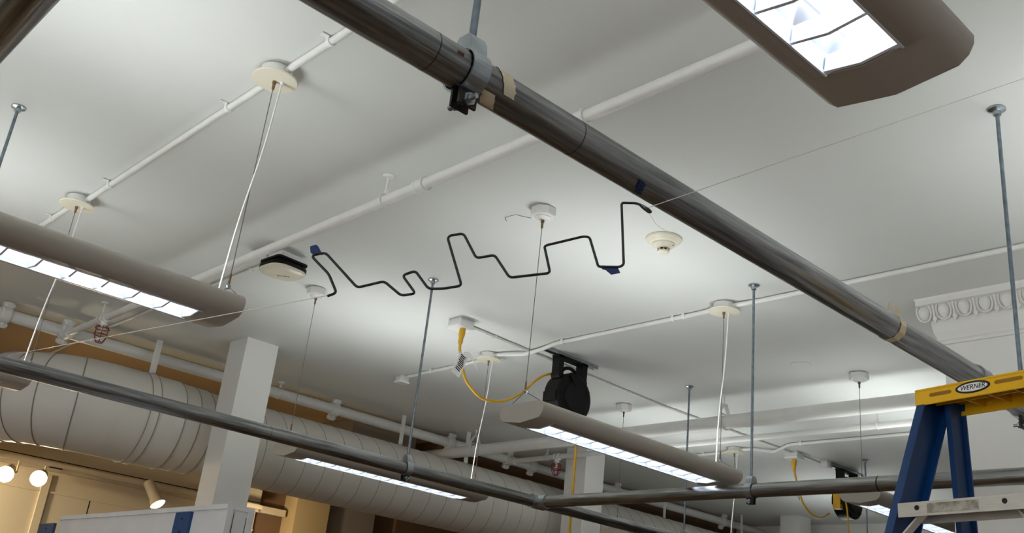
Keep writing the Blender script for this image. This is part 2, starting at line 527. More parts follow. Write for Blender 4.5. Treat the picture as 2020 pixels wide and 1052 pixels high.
# ================================================================ pendant light fixtures
FL = 1.325
def make_fixture():
    t = thing('pendant_light', 'x', 'light fixture', (0, 0, 0), 'linear pendant lights')
    L = FL
    e = 0.1
    half = [(0.061, 0.006), (0.098, 0.013), (0.114, 0.026), (0.122, 0.042), (0.123, 0.056), (0.116, 0.07), (0.104, 0.078), (0.09, 0.081), (0.07, 0.081), (0.066, 0.06), (0.061, 0.05)]
    h = MB()
    for s in (1, -1):
        pr = [(s * a, b) for a, b in half]
        if s < 0:
            pr = pr[::-1]
        h.prism(pr, (e, 0, 0), (0, 1, 0), (0, 0, 1), (L - 2 * e, 0, 0), True)
    full = [(0, 0)] + half[1:9]
    fullp = full + [(-a, b) for a, b in reversed(full[1:])]
    h.prism(fullp, (0.004, 0, 0), (0, 1, 0), (0, 0, 1), (e - 0.004, 0, 0), True)
    h.prism(fullp, (L - e, 0, 0), (0, 1, 0), (0, 0, 1), (e - 0.004, 0, 0), True)
    h.build('housing', 'fix', t)
    for x in (0, L - 0.004):
        MB().prism(fullp, (x, 0, 0), (0, 1, 0), (0, 0, 1), (0.004, 0, 0)).build('end_cap', 'fix', t)
    # reflector trough, open below
    rf = MB()
    hw = 0.0605
    prf = [(-hw, 0.006), (-hw + 0.004, 0.04), (-0.03, 0.062), (0.03, 0.062), (hw - 0.004, 0.04), (hw, 0.006)]
    vs = [(x, y, z) for x in (e + 0.003, L - e - 0.003) for y, z in prf]
    rf.add(vs, [(i, i + 1, 6 + i + 1, 6 + i) for i in range(5)] + [(0, 1, 2, 3, 4, 5), (11, 10, 9, 8, 7, 6)])
    rf.build('reflector', 'mirror', t)
    fr = MB()
    for s in (1, -1):
        fr.prism([(s * 0.0595, 0.0045), (s * 0.063, 0.0045), (s * 0.063, 0.01), (s * 0.0595, 0.012)][::s], (e, 0, 0), (0, 1, 0), (0, 0, 1), (L - 2 * e, 0, 0))
    fr.build('lens_frame', 'refl', t)
    n = 11
    bl0 = None
    for i in range(n + 2):
        x = e + 0.004 + (L - 2 * e - 0.014) * i / (n + 1)
        if bl0 is None:
            bl0 = MB().prism([(-0.059, 0.008), (0, 0.0), (0.059, 0.008), (0.055, 0.036), (-0.055, 0.036)], (0, 0, 0), (0, 1, 0), (0, 0, 1), (0.006, 0, 0)).build('louver_blade', 'refl', t)
            b = bl0
        else:
            b = bl0.copy()
            COL.objects.link(b)
            b.parent = t
        b.location = (x, 0, 0)
    MB().tube([(e + 0.0035, 0, 0.047), (L - e - 0.0035, 0, 0.047)], 0.0125, 14).build('lamp_tube', 'tube', t)
    MB().prism([(-0.056, 0.0635), (0.056, 0.0635), (0.055, 0.066), (0.02, 0.085), (-0.02, 0.085), (-0.055, 0.066)], (e, 0, 0), (0, 1, 0), (0, 0, 1), (L - 2 * e, 0, 0)).build('uplight_diffuser', 'up', t)
    return t
fx = make_fixture()
FIX = [
    (-0.035, 2.785, 2.525, 'glowing pendant light at the left edge, end cap right of centre left'),
    (2.578, 2.785, 2.525, 'glowing pendant light in front of the black cord reel'),
    (2.59, 4.55, 2.525, 'glowing pendant light below the lower left steel pipe'),
    (-0.05, 0.603, 2.525, 'large pendant light at the top right showing its open louvers'),
    (-0.06, 4.545, 2.525, 'pendant light end at the left edge under the lower left pipe'),
    (5.215, 2.785, 2.69, 'distant pendant light partly hidden behind the blue ladder rail'),
    (5.2, 4.565, 2.5, 'pendant light peeping up at the bottom edge beside the white column'),
    (2.57, 0.603, 2.525, 'pendant light outside the right edge of the picture'),
    (-2.65, 0.603, 2.525, 'pendant light outside the picture to the left of the camera'),
    (-2.65, 2.785, 2.525, 'pendant light beyond the left edge of the picture'),
    (7.85, 4.565, 2.5, 'pendant light below the bottom edge near the far wall'),
    (-0.05, -1.5, 2.525, 'pendant light behind the camera'),
    (2.57, -1.5, 2.525, 'pendant light behind the camera near the white pier'),
]
for i, (x, y, z, lb) in enumerate(FIX):
    if i == 0:
        fx.location = (x, y, z)
        fx['label'] = FIX[0][3]
    else:
        copy_thing(fx, lb, (x, y, z))
fx['label'] = 'glowing pendant light at the left edge with white string across its end'

# hangers of the lights: round canopy with cord, or octagon box with one cable
def yoke(t, zb, dirx):
    """crimp, ball and two wires down to the fixture top; zb = fixture base relative to the ceiling"""
    ztop = zb + 0.081
    zc = ztop + 0.045
    MB().lathe([(0.004, 0.0), (0.004, 0.03), (0.002, 0.036)], (0, 0, zc + 0.008), (0, 0, 1), 10).build('crimp', 'brass', t)
    MB().lathe([(0.001, -0.009), (0.006, -0.006), (0.009, 0.0), (0.006, 0.006), (0.001, 0.009)], (0, 0, zc), (0, 0, 1), 12).build('ball', 'zinc', t)
    y = MB()
    for s in (-1, 1):
        y.tube([(0, 0, zc), (dirx * 0.01, s * 0.09, ztop - 0.002)], 0.0015, 6)
    y.build('yoke_wire', 'cable', t)
    return zc
def canopy(label, x, y, z0, s=1.0, full=True):
    t = thing('cable_canopy', label, 'ceiling canopy', (x, y, CZ), 'round canopies of the pendant lights')
    MB().lathe([(0.044, 0), (0.044, -0.0035), (0.053, -0.0035), (0.053, -0.036), (0.05, -0.04)], (0, 0, 0), (0, 0, 1), 28).build('box', 'white', t)
    MB().lathe([(0.077, -0.04), (0.078, -0.043), (0.077, -0.046), (0.0, -0.048)], (0, 0, 0), (0, 0, 1), 36).build('plate', 'cream', t)
    zb = z0 - CZ
    MB().lathe([(0.007, -0.046), (0.007, -0.058), (0.005, -0.06), (0.005, -0.078), (0.002, -0.082)], (0, 0, 0), (0, 0, 1), 12).build('cable_grip', 'brass', t)
    zc = yoke(t, zb, -1)
    MB().tube([(0, 0, -0.05), (0, 0, zc)], 0.0016, 6).build('cable', 'cable', t)
    MB().tube(smooth_path([(0.022, -0.012, -0.045), (0.012, -0.006, -0.3), (-0.012, 0.004, zb + 0.35), (-0.026, 0.006, zb + 0.08)]), 0.0034, 8).build('power_cord', 'white', t)
    MB().lathe([(0.008, -0.046), (0.007, -0.056)], (0.022, -0.012, 0), (0, 0, 1), 12).build('cord_grip', 'white', t)
    return t
def octo(label, x, y, z0):
    t = thing('octagon_box', label, 'ceiling box', (x, y, CZ), 'octagonal ceiling boxes of the pendant lights')
    MB().lathe([(0.046, 0), (0.046, -0.0035), (0.056, -0.0035), (0.056, -0.037), (0.053, -0.04)], (0, 0, 0), (0, 0, 1), 8, False).build('box', 'white', t)
    MB().lathe([(0.033, -0.04), (0.033, -0.044), (0.02, -0.052), (0.0, -0.053)], (0, 0, 0), (0, 0, 1), 20).build('cover', 'white', t)
    MB().lathe([(0.008, -0.05), (0.008, -0.062), (0.005, -0.066), (0.005, -0.088), (0.002, -0.092)], (0, 0, 0), (0, 0, 1), 12).build('cable_grip', 'brass', t)
    kn = MB()
    for a in (0.4, 2.0, 3.6, 5.2):
        ax = V((math.cos(a), math.sin(a), 0))
    for k in range(8):
        a = 2 * PI * k / 8 + PI / 8 + PI / 8
        ax = V((math.cos(a), math.sin(a), 0))
        kn.lathe([(0.011, 0.0), (0.011, 0.0012)], ax * 0.0515 + V((0, 0, -0.02)), ax, 14)
    kn.build('knockout', 'white', t)
    zc = yoke(t, z0 - CZ, 1)
    MB().tube([(0, 0, -0.05), (0, 0, zc)], 0.0016, 6).build('cable', 'cable', t)
    return t
canopy('round white canopy with twin cables on the conduit at upper left', 1.275, 2.775, 2.525)
canopy('round white canopy at left edge above the left pendant light', 1.265, 4.52, 2.525)
canopy('round white canopy on the conduit right of the centre, by a hanger rod', 3.893, 2.785, 2.525)
canopy('round white canopy beside the yellow plug and its paper tag', 3.893, 4.55, 2.525)
canopy('small distant round canopy above the cross pipe beside a yellow plug', 6.62, 4.6, 2.5)
canopy('distant round canopy hidden behind the blue ladder rails', 6.53, 2.785, 2.69)
octo('octagonal white box above the middle of the black wire skyline', 2.585, 2.78, 2.525)
octo('octagonal white box at the left end of the black wire skyline', 2.603, 4.55, 2.525)
octo('octagonal white box left of the ladder cap', 5.245, 2.785, 2.69)
octo('small octagonal white box above the centre light next to the reel', 5.22, 4.568, 2.5)

# ================================================================ conduits and sprinkler pipes
def strap(t, c, ax, r, side, m='white'):
    """one-hole strap round a surface conduit; c centre of conduit at that place (local)"""
    a = V(ax)
    s = V((-a.y, a.x, 0)) * side
    c = V(c)
    up = CZ - 0.0005 - (t.location.z + c.z)
    b = MB()
    prof = []
    R0, R1 = r + 0.0008, r + 0.003
    n = 10
    for i in range(n + 1):
        th = PI * i / n
        prof.append((math.cos(th) * R1, -math.sin(th) * R1))
    prof.append((-R1, up))
    prof.append((-R0, up))
    for i in range(n, -1, -1):
        th = PI * i / n
        prof.append((math.cos(th) * R0, -math.sin(th) * R0))
    prof += [(R0, up - 0.002), (R1 + 0.024, up - 0.002), (R1 + 0.024, up - 0.0045), (R1, up - 0.0045)]
    b.prism(prof, c - a * 0.009, s, V((0, 0, 1)), a * 0.018)
    return b.build('strap', m, t)
def conduit(label, pts, r, straps=(), ax=(0, 1, 0), side=1, bend=0.03, group='surface conduits'):
    t = thing('conduit', label, 'conduit', pts[0], group)
    P = [V(p) - V(pts[0]) for p in pts]
    MB().tube(fillet(P, bend) if len(P) > 2 else P, r, 14).build('tube', 'pipewhite', t)
    for s in straps:
        strap(t, V(s) - V(pts[0]), ax, r, side)
    return t
r1 = 0.0125
z1 = CZ - r1 - 0.004
c1 = conduit('white conduit joining the two canopies at upper left', [(1.287, -1.5, z1), (1.287, 2.66, z1), (1.287, 2.715, CZ - 0.02)], r1,
        [(1.287, 2.461, z1)], side=1)
conduit('white conduit stretch between the two upper left canopies', [(1.287, 2.83, CZ - 0.02), (1.287, 2.9, z1), (1.287, 4.40, z1), (1.287, 4.465, CZ - 0.02)], r1,
        [(1.287, 3.13, z1), (1.287, 4.207, z1)])
conduit('short white conduit leaving the left canopy behind the left light', [(1.265, 4.572, CZ - 0.02), (1.265, 4.63, CZ - 0.02), (1.268, 4.72, z1), (1.268, 8.2, z1)], r1, [(1.268, 4.86, z1)])
z3 = CZ - 0.016
conduit('white conduit running from the right edge to the canopy right of centre', [(3.917, -1.5, z3), (3.917, 2.6, z3), (3.893, 2.735, CZ - 0.022)], 0.012,
        [(3.917, 2.32, z3), (3.917, 1.0, z3)], side=-1)
conduit('white conduit with a bend passing under the cord reel conduit', [(3.893, 2.836, CZ - 0.022), (3.915, 2.95, z3), (3.915, 3.99, z3), (3.945, 4.14, z3 - 0.006), (3.955, 4.30, z3 - 0.012), (3.9, 4.44, CZ - 0.022), (3.893, 4.498, CZ - 0.022)], 0.012,
        [(3.915, 3.05, z3), (3.915, 3.12, z3), (3.915, 3.93, z3)], side=-1)
conduit('white conduit from the tagged plug canopy to a small end box', [(3.893, 4.602, CZ - 0.022), (3.94, 4.7, z3), (3.955, 5.47, z3)], 0.011, [(3.952, 5.2, z3)], side=-1)
conduit('thin white conduit from the yellow plug box to the first reel rail', [(3.43, 4.235, CZ - 0.012), (3.97, 4.26, CZ - 0.009)], 0.0085, [(3.66, 4.246, CZ - 0.0105)], ax=(1, 0, 0), side=1)
conduit('thin white conduit from first cord reel to the far outlet box', [(3.975, 4.26, CZ - 0.009), (5.3, 4.31, CZ - 0.009), (6.86, 4.25, CZ - 0.009)], 0.0085, [(4.95, 4.297, CZ - 0.009)], ax=(1, 0, 0), side=1)
conduit('thin white conduit from the far outlet box to the second reel', [(7.0, 4.245, CZ - 0.009), (7.4, 4.235, CZ - 0.009)], 0.0085, [(7.15, 4.24, CZ - 0.009)], ax=(1, 0, 0), side=1)
conduit('distant white conduit running behind the centre light to a canopy', [(6.70, 5.7, z3), (6.69, 4.75, z3), (6.62, 4.652, CZ - 0.022)], 0.012, [(6.69, 4.95, z3)], side=-1)
conduit('distant white conduit with a kink passing the far outlet box', [(6.62, 4.548, CZ - 0.022), (6.66, 4.45, z3), (6.76, 4.33, z3 - 0.01), (6.62, 4.1, z3), (6.615, 2.0, z3)], 0.012, [(6.618, 4.0, z3), (6.615, 3.1, z3)], side=-1)
conduit('thin cable conduit running back from the wireless access point', [(2.222, 4.43, CZ - 0.009), (2.225, 6.6, CZ - 0.009), (2.27, 8.2, CZ - 0.009)], 0.0075, [(2.222, 4.6, CZ - 0.009)])

# sprinkler branch over the ceiling
def coupling(t, at, ax, r, name='coupling'):
    o = V(at) - t.location
    a = V(ax)
    b = MB()
    b.lathe([(r, -0.03), (r + 0.008, -0.03), (r + 0.008, -0.018), (r + 0.004, -0.016), (r + 0.004, 0.016), (r + 0.008, 0.018), (r + 0.008, 0.03), (r, 0.03)], o, a, 24)
    b.build(name, 'pipewhite', t)
def ring_hanger(t, at, ax, r, ztop=CZ):
    o = V(at) - t.location
    a = V(ax)
    s = V((-a.y, a.x, 0))
    b = MB()
    b.tube([o + s * math.cos(k) * (r + 0.006) + V((0, 0, math.sin(k) * (r + 0.006) + 0.004)) for k in [2 * PI * i / 18 for i in range(18)]], 0.003, 6, closed=True)
    zt = ztop - t.location.z
    b.lathe([(0.009, 0), (0.009, 0.014)], o + V((0, 0, r + 0.006)), (0, 0, 1), 6, False)
    b.tube([o + V((0, 0, r + 0.008)), V((o.x, o.y, zt - 0.004))], 0.0045, 8)
    b.lathe([(0.008, -0.012), (0.022, -0.008), (0.026, -0.0005)], (o.x, o.y, zt), (0, 0, 1), 18)
    b.build('ring_hanger', 'pipewhite', t)
S1 = (2.0, 3.338)
sp = thing('sprinkler_pipe', 'white sprinkler branch pipe crossing the ceiling from left to top right', 'pipe', (S1[0], -1.5, S1[1]), 'painted sprinkler pipes')
MB().tube([(0, 0, 0), (0, 8.08, 0)], 0.0215, 20).build('tube', 'pipewhite', sp)
for y in (2.02, 2.86):
    coupling(sp, (S1[0], y, S1[1]), (0, 1, 0), 0.0215)
coupling(sp, (S1[0], 5.93, S1[1]), (0, 1, 0), 0.0215, 'tee_fitting')
ring_hanger(sp, (S1[0], 3.1, S1[1]), (0, 1, 0), 0.0215)
ring_hanger(sp, (S1[0], 6.0, S1[1]), (0, 1, 0), 0.0215)
S2 = (6.01, 3.342)
sp2 = thing('sprinkler_pipe', 'distant white sprinkler branch pipe behind the centre light', 'pipe', (S2[0], 2.0, S2[1]), 'painted sprinkler pipes')
MB().tube([(0, 0, 0), (0, 4.58, 0)], 0.0225, 20).build('tube', 'pipewhite', sp2)
coupling(sp2, (S2[0], 5.98, S2[1]), (0, 1, 0), 0.0225, 'tee_fitting')
ring_hanger(sp2, (S2[0], 3.07, S2[1]), (0, 1, 0), 0.0225)
ring_hanger(sp2, (S2[0], 6.1, S2[1]), (0, 1, 0), 0.0225)
mn = thing('sprinkler_main', 'thick white main pipe running along above the round duct', 'pipe', (-3, 6.6, 3.325), 'painted sprinkler pipes')
WR = 0.04
wz = lambda x: 3.3607
MB().tube([(0, 0, wz(-3) - 3.325), (13.1, 0, wz(12) - 3.325)], WR, 24).build('tube', 'pipewhite', mn)
def victaulic(x, tee=None):
    o = V((x, 6.6, wz(x))) - mn.location
    b = MB()
    b.lathe([(WR, -0.032), (WR + 0.01, -0.032), (WR + 0.014, -0.022), (WR + 0.014, 0.022), (WR + 0.01, 0.032), (WR, 0.032)], o, (1, 0, 0), 24)
    for s in (1, -1):
        b.obox(o + V((0, -0.35, 0.9)).normalized() * s * (WR + 0.024), (0.026, 0, 0), (0, 0.012, 0.005), (0, -0.008, 0.018))
        b.lathe([(0.013, -0.035), (0.013, 0.035)], o + V((0, -0.35, 0.9)).normalized() * s * (WR + 0.026), (1, 0, 0), 8)
        b.lathe([(0.012, 0), (0.012, 0.012)], o + V((0, -0.35, 0.9)).normalized() * s * (WR + 0.026) + V((0, -0.012, 0)), (0, -1, 0), 8)
    b.build('grooved_coupling', 'pipewhite', mn)
    if tee:
        MB().lathe([(0.034, -0.02), (0.034, -0.1), (0.026, -0.1)], V((x, 6.6 + 0.0, tee)) - mn.location, (0, 1, 0), 22).build('outlet', 'pipewhite', mn)
for x in (1.62, 4.12, 5.32, 6.32, 7.5, 9.3):
    victaulic(x)
for x, z in ((2.0, 3.338), (6.01, 3.342)):
    victaulic(x, z)
for x in (3.62, 6.9):
    ring_hanger(mn, (x, 6.6, wz(x)), (1, 0, 0), WR)

def sprinkler(label, x, y, z, s=1.0):
    t = thing('caged_sprinkler', label, 'sprinkler', (x, y, z), 'caged sprinkler heads')
    MB().lathe([(0.022, 0.0), (0.022, -0.03), (0.015, -0.034), (0.012, -0.05), (0.004, -0.06), (0.02, -0.075), (0.02, -0.077)], (0, 0, 0), (0, 0, 1), 16).build('head', 'pipewhite', t)
    b = MB()
    w, h0, h1 = 0.04 * s, -0.035, -0.135 * s
    for k in range(6):
        a = PI * k / 3 + 0.2
        d = V((math.cos(a), math.sin(a), 0))
        b.tube(fillet([d * 0.02 + V((0, 0, h0)), d * w + V((0, 0, h0 - 0.004)), d * w * 0.95 + V((0, 0, h1 + 0.03)), d * 0.02 + V((0, 0, h1))], 0.015), 0.0028, 6)
    for zz, rr in ((h0 - 0.015, w), (h1 + 0.045, w * 0.98), (h1, 0.02)):
        b.tube([(rr * math.cos(a), rr * math.sin(a), zz) for a in [2 * PI * i / 16 for i in range(16)]], 0.0028, 6, closed=True)
    b.build('cage', 'red', t)
sprinkler('red wire cage round the sprinkler below the left light', 2.0, 5.93, 3.318)
sprinkler('small distant red sprinkler cage above the round duct', 6.01, 5.98, 3.322)

# thick insulated drain pipe on clevis hangers
tp = thing('drain_pipe', 'thick white drain pipe hung on clevis loops behind the centre light', 'pipe', (5.33, -0.2, 3.29), 'painted sprinkler pipes')
tpz = lambda y: 3.272
MB().tube([(0, 2.2, tpz(2.0) - 3.29), (0, 7.55, tpz(6.8) - 3.29)], 0.046, 24).build('tube', 'pipewhite', tp)
for y in (3.79, 6.28):
    o = V((5.33, y, tpz(y))) - tp.location
    b = MB()
    cl = [(math.sin(k) * 0.052, -math.cos(k) * 0.052) for k in [-PI / 2 + PI * i / 10 for i in range(11)]]
    path = [(-0.012, 0.125)] + [(-0.052, 0.06)] + cl + [(0.052, 0.06), (0.012, 0.125)]
    for w in (0,):
        pts = [o + V((u, 0, v)) for u, v in path]
        for p, q in zip(pts, pts[1:]):
            d = (q - p)
            nrm = V((d.z, 0, -d.x)).normalized() if d.length > 0 else V((1, 0, 0))
            b.obox((p + q) / 2, d / 2, (0, 0.014, 0), nrm * 0.0018)
    b.tube([o + V((-0.06, 0, 0.055)), o + V((0.06, 0, 0.055))], 0.005, 8)
    b.tube([o + V((0, 0, 0.12)), V((o.x, o.y, CZ - tp.location.z - 0.001))], 0.0055, 8)
    b.build('clevis_hanger', 'pipewhite', tp)

# ================================================================ spiral duct
DY, DZ = 6.45, 2.903
dt = thing('round_duct', 'big round white air duct with spiral seams and elbow along the back wall', 'duct', (-3, DY, DZ))
def dpart(x0, x1, r0, r1, name='segment', m='duct'):
    MB().lathe([(r0, x0 + 3), (r1, x1 + 3)], (0, 0, 0), (1, 0, 0), 56).build(name, m, dt)
segs = [(2.3, 2.5, .298, .298), (2.5, 2.56, .303, .303), (2.56, 2.74, .298, .298), (2.74, 2.95, .292, .288), (2.95, 10.13, .282, .282)]
for sg in segs:
    dpart(*sg)
def dring(c, ax, r, n=56):
    """points of a circle round a horizontal axis, local to the duct"""
    side = V((-ax.y, ax.x, 0))
    return [c + side * (r * math.cos(2 * PI * i / n)) + V((0, 0, r * math.sin(2 * PI * i / n))) for i in range(n)]
for x, r in ((2.5, .304), (2.56, .304), (2.74, .299), (2.85, .291), (2.95, .289)):
    MB().tube(dring(V((x + 3, 0, 0)), V((1, 0, 0)), r), 0.0032, 6, closed=True).build('seam_ring', 'seam', dt)
# gored elbow turning from the wall run towards the back wall
EB = 0.5
def elbow(th):
    return V((2.3 + 3 - EB * math.sin(th), EB * (1 - math.cos(th)), 0)), V((math.cos(th), -math.sin(th), 0))
stops = [0.0, 0.32, 0.62, 0.88, 1.15, PI / 2]
rr_ = [0.298, 0.297, 0.292, 0.288, 0.285, 0.282]
for i in range(5):
    (c0, a0), (c1, a1) = elbow(stops[i]), elbow(stops[i + 1])
    p, q = dring(c0, a0, rr_[i]), dring(c1, a1, rr_[i + 1])
    MB().add(p + q, [(k, 56 + k, 56 + (k + 1) % 56, (k + 1) % 56) for k in range(56)], True).build('elbow_gore', 'duct', dt)
    MB().tube(dring(c1, a1, rr_[i + 1] + 0.002), 0.0036, 6, closed=True).build('seam_ring', 'seam', dt)
cE, aE = elbow(PI / 2)
MB().lathe([(0.282, 0), (0.282, BY - 0.06 - DY - cE.y)], cE, (0, 1, 0), 56).build('segment', 'duct', dt)
hx = []
pitch = 0.165
n = int((9.5 - 2.95) / pitch * 40)
for i in range(n):
    a = 2 * PI * i / 40
    hx.append((2.95 + 3 + pitch * i / 40, 0.282 * math.cos(a), 0.282 * math.sin(a)))
MB().tube(hx, 0.0024, 4).build('spiral_seam', 'seam', dt)
for x in (6.1, 7.9):
    MB().lathe([(0.284, -0.02), (0.286, 0), (0.284, 0.02)], (x + 3, 0, 0), (1, 0, 0), 56).build('joint_band', 'duct', dt)
def dstrap(label, x, y, zb, w=0.022):
    t = thing('duct_strap', label, 'strap', (x, y, CZ), 'white hanger straps of the duct')
    MB().box((-w, -0.003, zb - CZ), (w, 0.003, 0)).build('strap', 'pipewhite', t)
    for z in (zb - CZ + 0.03, -0.03):
        MB().lathe([(0.007, 0), (0.006, 0.004)], (0, -0.003, z), (0, -1, 0), 8).build('rivet', 'pipewhite', t)
dstrap('white flat hanger strap holding the duct left of the near column', 2.575, 6.46, 3.2)
dstrap('short white strap in front of the main pipe at mid picture', 4.729, 6.5, 3.185, 0.018)
dstrap('white flat strap crossing behind the thick drain pipe', 5.369, 6.42, 3.18, 0.02)
dstrap('distant white strap below the cross pipe', 8.05, 6.42, 3.18, 0.018)
dstrap('most distant white strap low above the duct', 9.4, 6.42, 3.18, 0.018)

# ================================================================ ceiling devices
# wireless access point
ap = thing('access_point', 'white rounded wireless access point with black rear on the ceiling', 'access point', (2.235, 4.285, CZ))
ap.rotation_euler = (0, 0, 0.06)
MB().box((-0.06, -0.06, -0.036), (0.06, 0.06, 0)).build('mount_box', 'white', ap)
def rrect(hx_, hy, r, n=6):
    out = []
    for cx, cy, a0 in ((hx_ - r, hy - r, 0), (-hx_ + r, hy - r, PI / 2), (-hx_ + r, -hy + r, PI), (hx_ - r, -hy + r, 3 * PI / 2)):
        for i in range(n + 1):
            a = a0 + PI / 2 * i / n
            out.append((cx + r * math.cos(a), cy + r * math.sin(a)))
    return out
def rloft(rings):
    b = MB()
    n = len(rings[0][0])
    vs = []
    for pr, z in rings:
        vs += [(x, y, z) for x, y in pr]
    fs = []
    for i in range(len(rings) - 1):
        for k in range(n):
            fs.append((i * n + (k + 1) % n, i * n + k, (i + 1) * n + k, (i + 1) * n + (k + 1) % n))
    b.add(vs, fs, True)
    b.add(vs[:n], [tuple(range(n))])
    b.add(vs[-n:], [tuple(range(n - 1, -1, -1))])
    return b
rloft([(rrect(0.09, 0.09, 0.02), -0.036), (rrect(0.09, 0.09, 0.02), -0.046)]).build('bracket', 'black', ap)
rloft([(rrect(0.08, 0.08, 0.03), -0.046), (rrect(0.08, 0.08, 0.03), -0.056), (rrect(0.1, 0.1, 0.055), -0.062), (rrect(0.102, 0.102, 0.062), -0.082)]).build('rear_shell', 'black', ap)
rloft([(rrect(0.103, 0.103, 0.07), -0.082), (rrect(0.104, 0.104, 0.072), -0.087), (rrect(0.097, 0.097, 0.07), -0.095), (rrect(0.07, 0.07, 0.055), -0.102), (rrect(0.03, 0.03, 0.02), -0.104)]).build('cover', 'cream', ap)
text_part('lettering', 'aruba', 0.028, 'ink', (0.01, 0, -0.1042), (0.72, -0.69, 0), (-0.69, -0.72, 0), ap, 0.0004)
# smoke detector
sd = thing('smoke_detector', 'cream round smoke detector beside the thick pipe', 'smoke detector', (3.1, 2.545, CZ))
MB().lathe([(0.078, 0), (0.08, -0.004), (0.078, -0.01), (0.06, -0.024), (0.052, -0.028)], (0, 0, 0), (0, 0, 1), 40).build('base', 'cream', sd)
MB().lathe([(0.052, -0.028), (0.05, -0.033), (0.034, -0.047), (0.027, -0.05)], (0, 0, 0), (0, 0, 1), 40).build('head', 'cream', sd)
MB().lathe([(0.02, -0.05), (0.02, -0.062)], (0, 0, 0), (0, 0, 1), 30).build('vent', 'black', sd)
MB().lathe([(0.026, -0.06), (0.026, -0.066), (0.02, -0.07), (0, -0.071)], (0, 0, 0), (0, 0, 1), 30).build('tip', 'cream', sd)
vn = MB()
for k in range(8):
    a = 2 * PI * k / 8
    vn.obox((0.0235 * math.cos(a), 0.0235 * math.sin(a), -0.055), (0.003 * math.cos(a), 0.003 * math.sin(a), 0), (-0.0015 * math.sin(a), 0.0015 * math.cos(a), 0), (0, 0, 0.006))
vn.build('vent_rib', 'cream', sd)
MB().lathe([(0.003, 0), (0.003, 0.0015)], (0.012, -0.044, -0.0385), (0.2, -0.6, -0.8), 8).build('indicator', 'black', sd)

# outlet boxes with yellow plugs
def outlet(label, x, y, s=0.055, rz=0.0):
    t = thing('outlet_box', label, 'outlet box', (x, y, CZ), 'ceiling outlet boxes')
    t.rotation_euler = (0, 0, rz)
    rloft([(rrect(s - 0.01, s - 0.01, 0.008, 3), 0), (rrect(s - 0.01, s - 0.01, 0.008, 3), -0.0035), (rrect(s, s, 0.008, 3), -0.0035), (rrect(s, s, 0.008, 3), -0.045)]).build('box', 'white', t)
    rloft([(rrect(s + 0.008, s + 0.008, 0.012, 3), -0.045), (rrect(s + 0.008, s + 0.008, 0.012, 3), -0.05), (rrect(s + 0.002, s + 0.002, 0.01, 3), -0.055)]).build('cover', 'white', t)
    return t
outlet('square white ceiling box with the tagged yellow plug', 3.372, 4.22)
outlet('distant square white ceiling box with a yellow plug', 6.93, 4.25)
eb = outlet('small white conduit end box left of the hanger rod', 3.957, 5.53, 0.036)
def cord(label, plug, pts, r=0.0078):
    t = thing('power_cord', label, 'cord', plug, 'yellow extension cords')
    o = V(plug)
    MB().lathe([(0.017, 0), (0.019, -0.02), (0.018, -0.045), (0.013, -0.06), (0.014, -0.085), (0.01, -0.095), (0.006, -0.1)], (0, 0, 0), (0.06, 0, 1), 16).build('plug', 'yellow', t)
    MB().tube(smooth_path([V(p) - o for p in pts]), r, 10).build('cable', 'yellow', t)
    return t
cd = cord('yellow cord looping from tagged plug to the first reel', (3.372, 4.2, 3.396),
     [(3.366, 4.2, 3.30), (3.372, 4.2, 3.262), (3.392, 4.2, 3.214), (3.43, 4.2, 3.125), (3.484, 4.2, 3.078), (3.57, 4.2, 3.040), (3.67, 4.2, 3.045), (3.766, 4.2, 3.075), (3.88, 4.2, 3.15), (3.994, 4.2, 3.264), (4.075, 4.19, 3.315), (4.12, 4.18, 3.322), (4.15, 4.17, 3.30)])
# paper tag wrapped on the cord
tg = thing('cord_tag', 'folded white paper warning tag tied on the yellow cord', 'tag', (3.40, 4.2, 3.20))
def ribbon(pts, w, th=0.0006):
    b = MB()
    wv = V(w)
    P = [V(p) for p in pts]
    n = len(P)
    nrm = (P[1] - P[0]).cross(wv).normalized() * th
    vs = [p + wv for p in P] + [p - wv for p in P] + [p + wv + nrm for p in P] + [p - wv + nrm for p in P]
    fs = []
    for i in range(n - 1):
        fs += [(i, i + 1, n + i + 1, n + i), (2 * n + i, 3 * n + i, 3 * n + i + 1, 2 * n + i + 1), (i, 2 * n + i, 2 * n + i + 1, i + 1), (n + i, n + i + 1, 3 * n + i + 1, 3 * n + i)]
    fs += [(0, n, 3 * n, 2 * n), (n - 1, 3 * n - 1, 4 * n - 1, 2 * n - 1)]
    return b.add(vs, fs)
ribbon([(0.0, -0.006, 0.05), (-0.02, -0.012, 0.0), (-0.045, -0.016, -0.06), (-0.055, -0.016, -0.085)], (0.03, 0.0, -0.011)).build('label_flap', 'paper', tg)
ribbon([(0.0, -0.006, 0.05), (0.03, -0.012, 0.055), (0.055, -0.02, 0.04), (0.075, -0.02, 0.01), (0.1, -0.022, -0.012)], (0.004, 0.0, -0.014)).build('tie_strip', 'paper', tg)
pt = MB()
for i in range(9):
    f = 0.12 + i * 0.085
    c = V((0.0, -0.0085, 0.05)).lerp(V((-0.05, -0.0185, -0.078)), f)
    pt.obox(c + V((random.uniform(-.003, .003), -0.0015, 0)), V((0.021 * random.uniform(.7, 1), 0, -0.0077)), V((0, 0.0003, 0)), V((0.0012, 0, 0.0028)))
pt.build('print', 'ink', tg)
tp2 = cord('short yellow plug cord ending in plastic wrap, far box', (6.93, 4.25, 3.395), [(6.93, 4.25, 3.30), (6.95, 4.25, 3.25), (6.985, 4.25, 3.20), (7.0, 4.25, 3.16), (7.05, 4.25, 3.08), (7.15, 4.25, 3.02), (7.3, 4.25, 3.0), (7.45, 4.25, 3.06)])
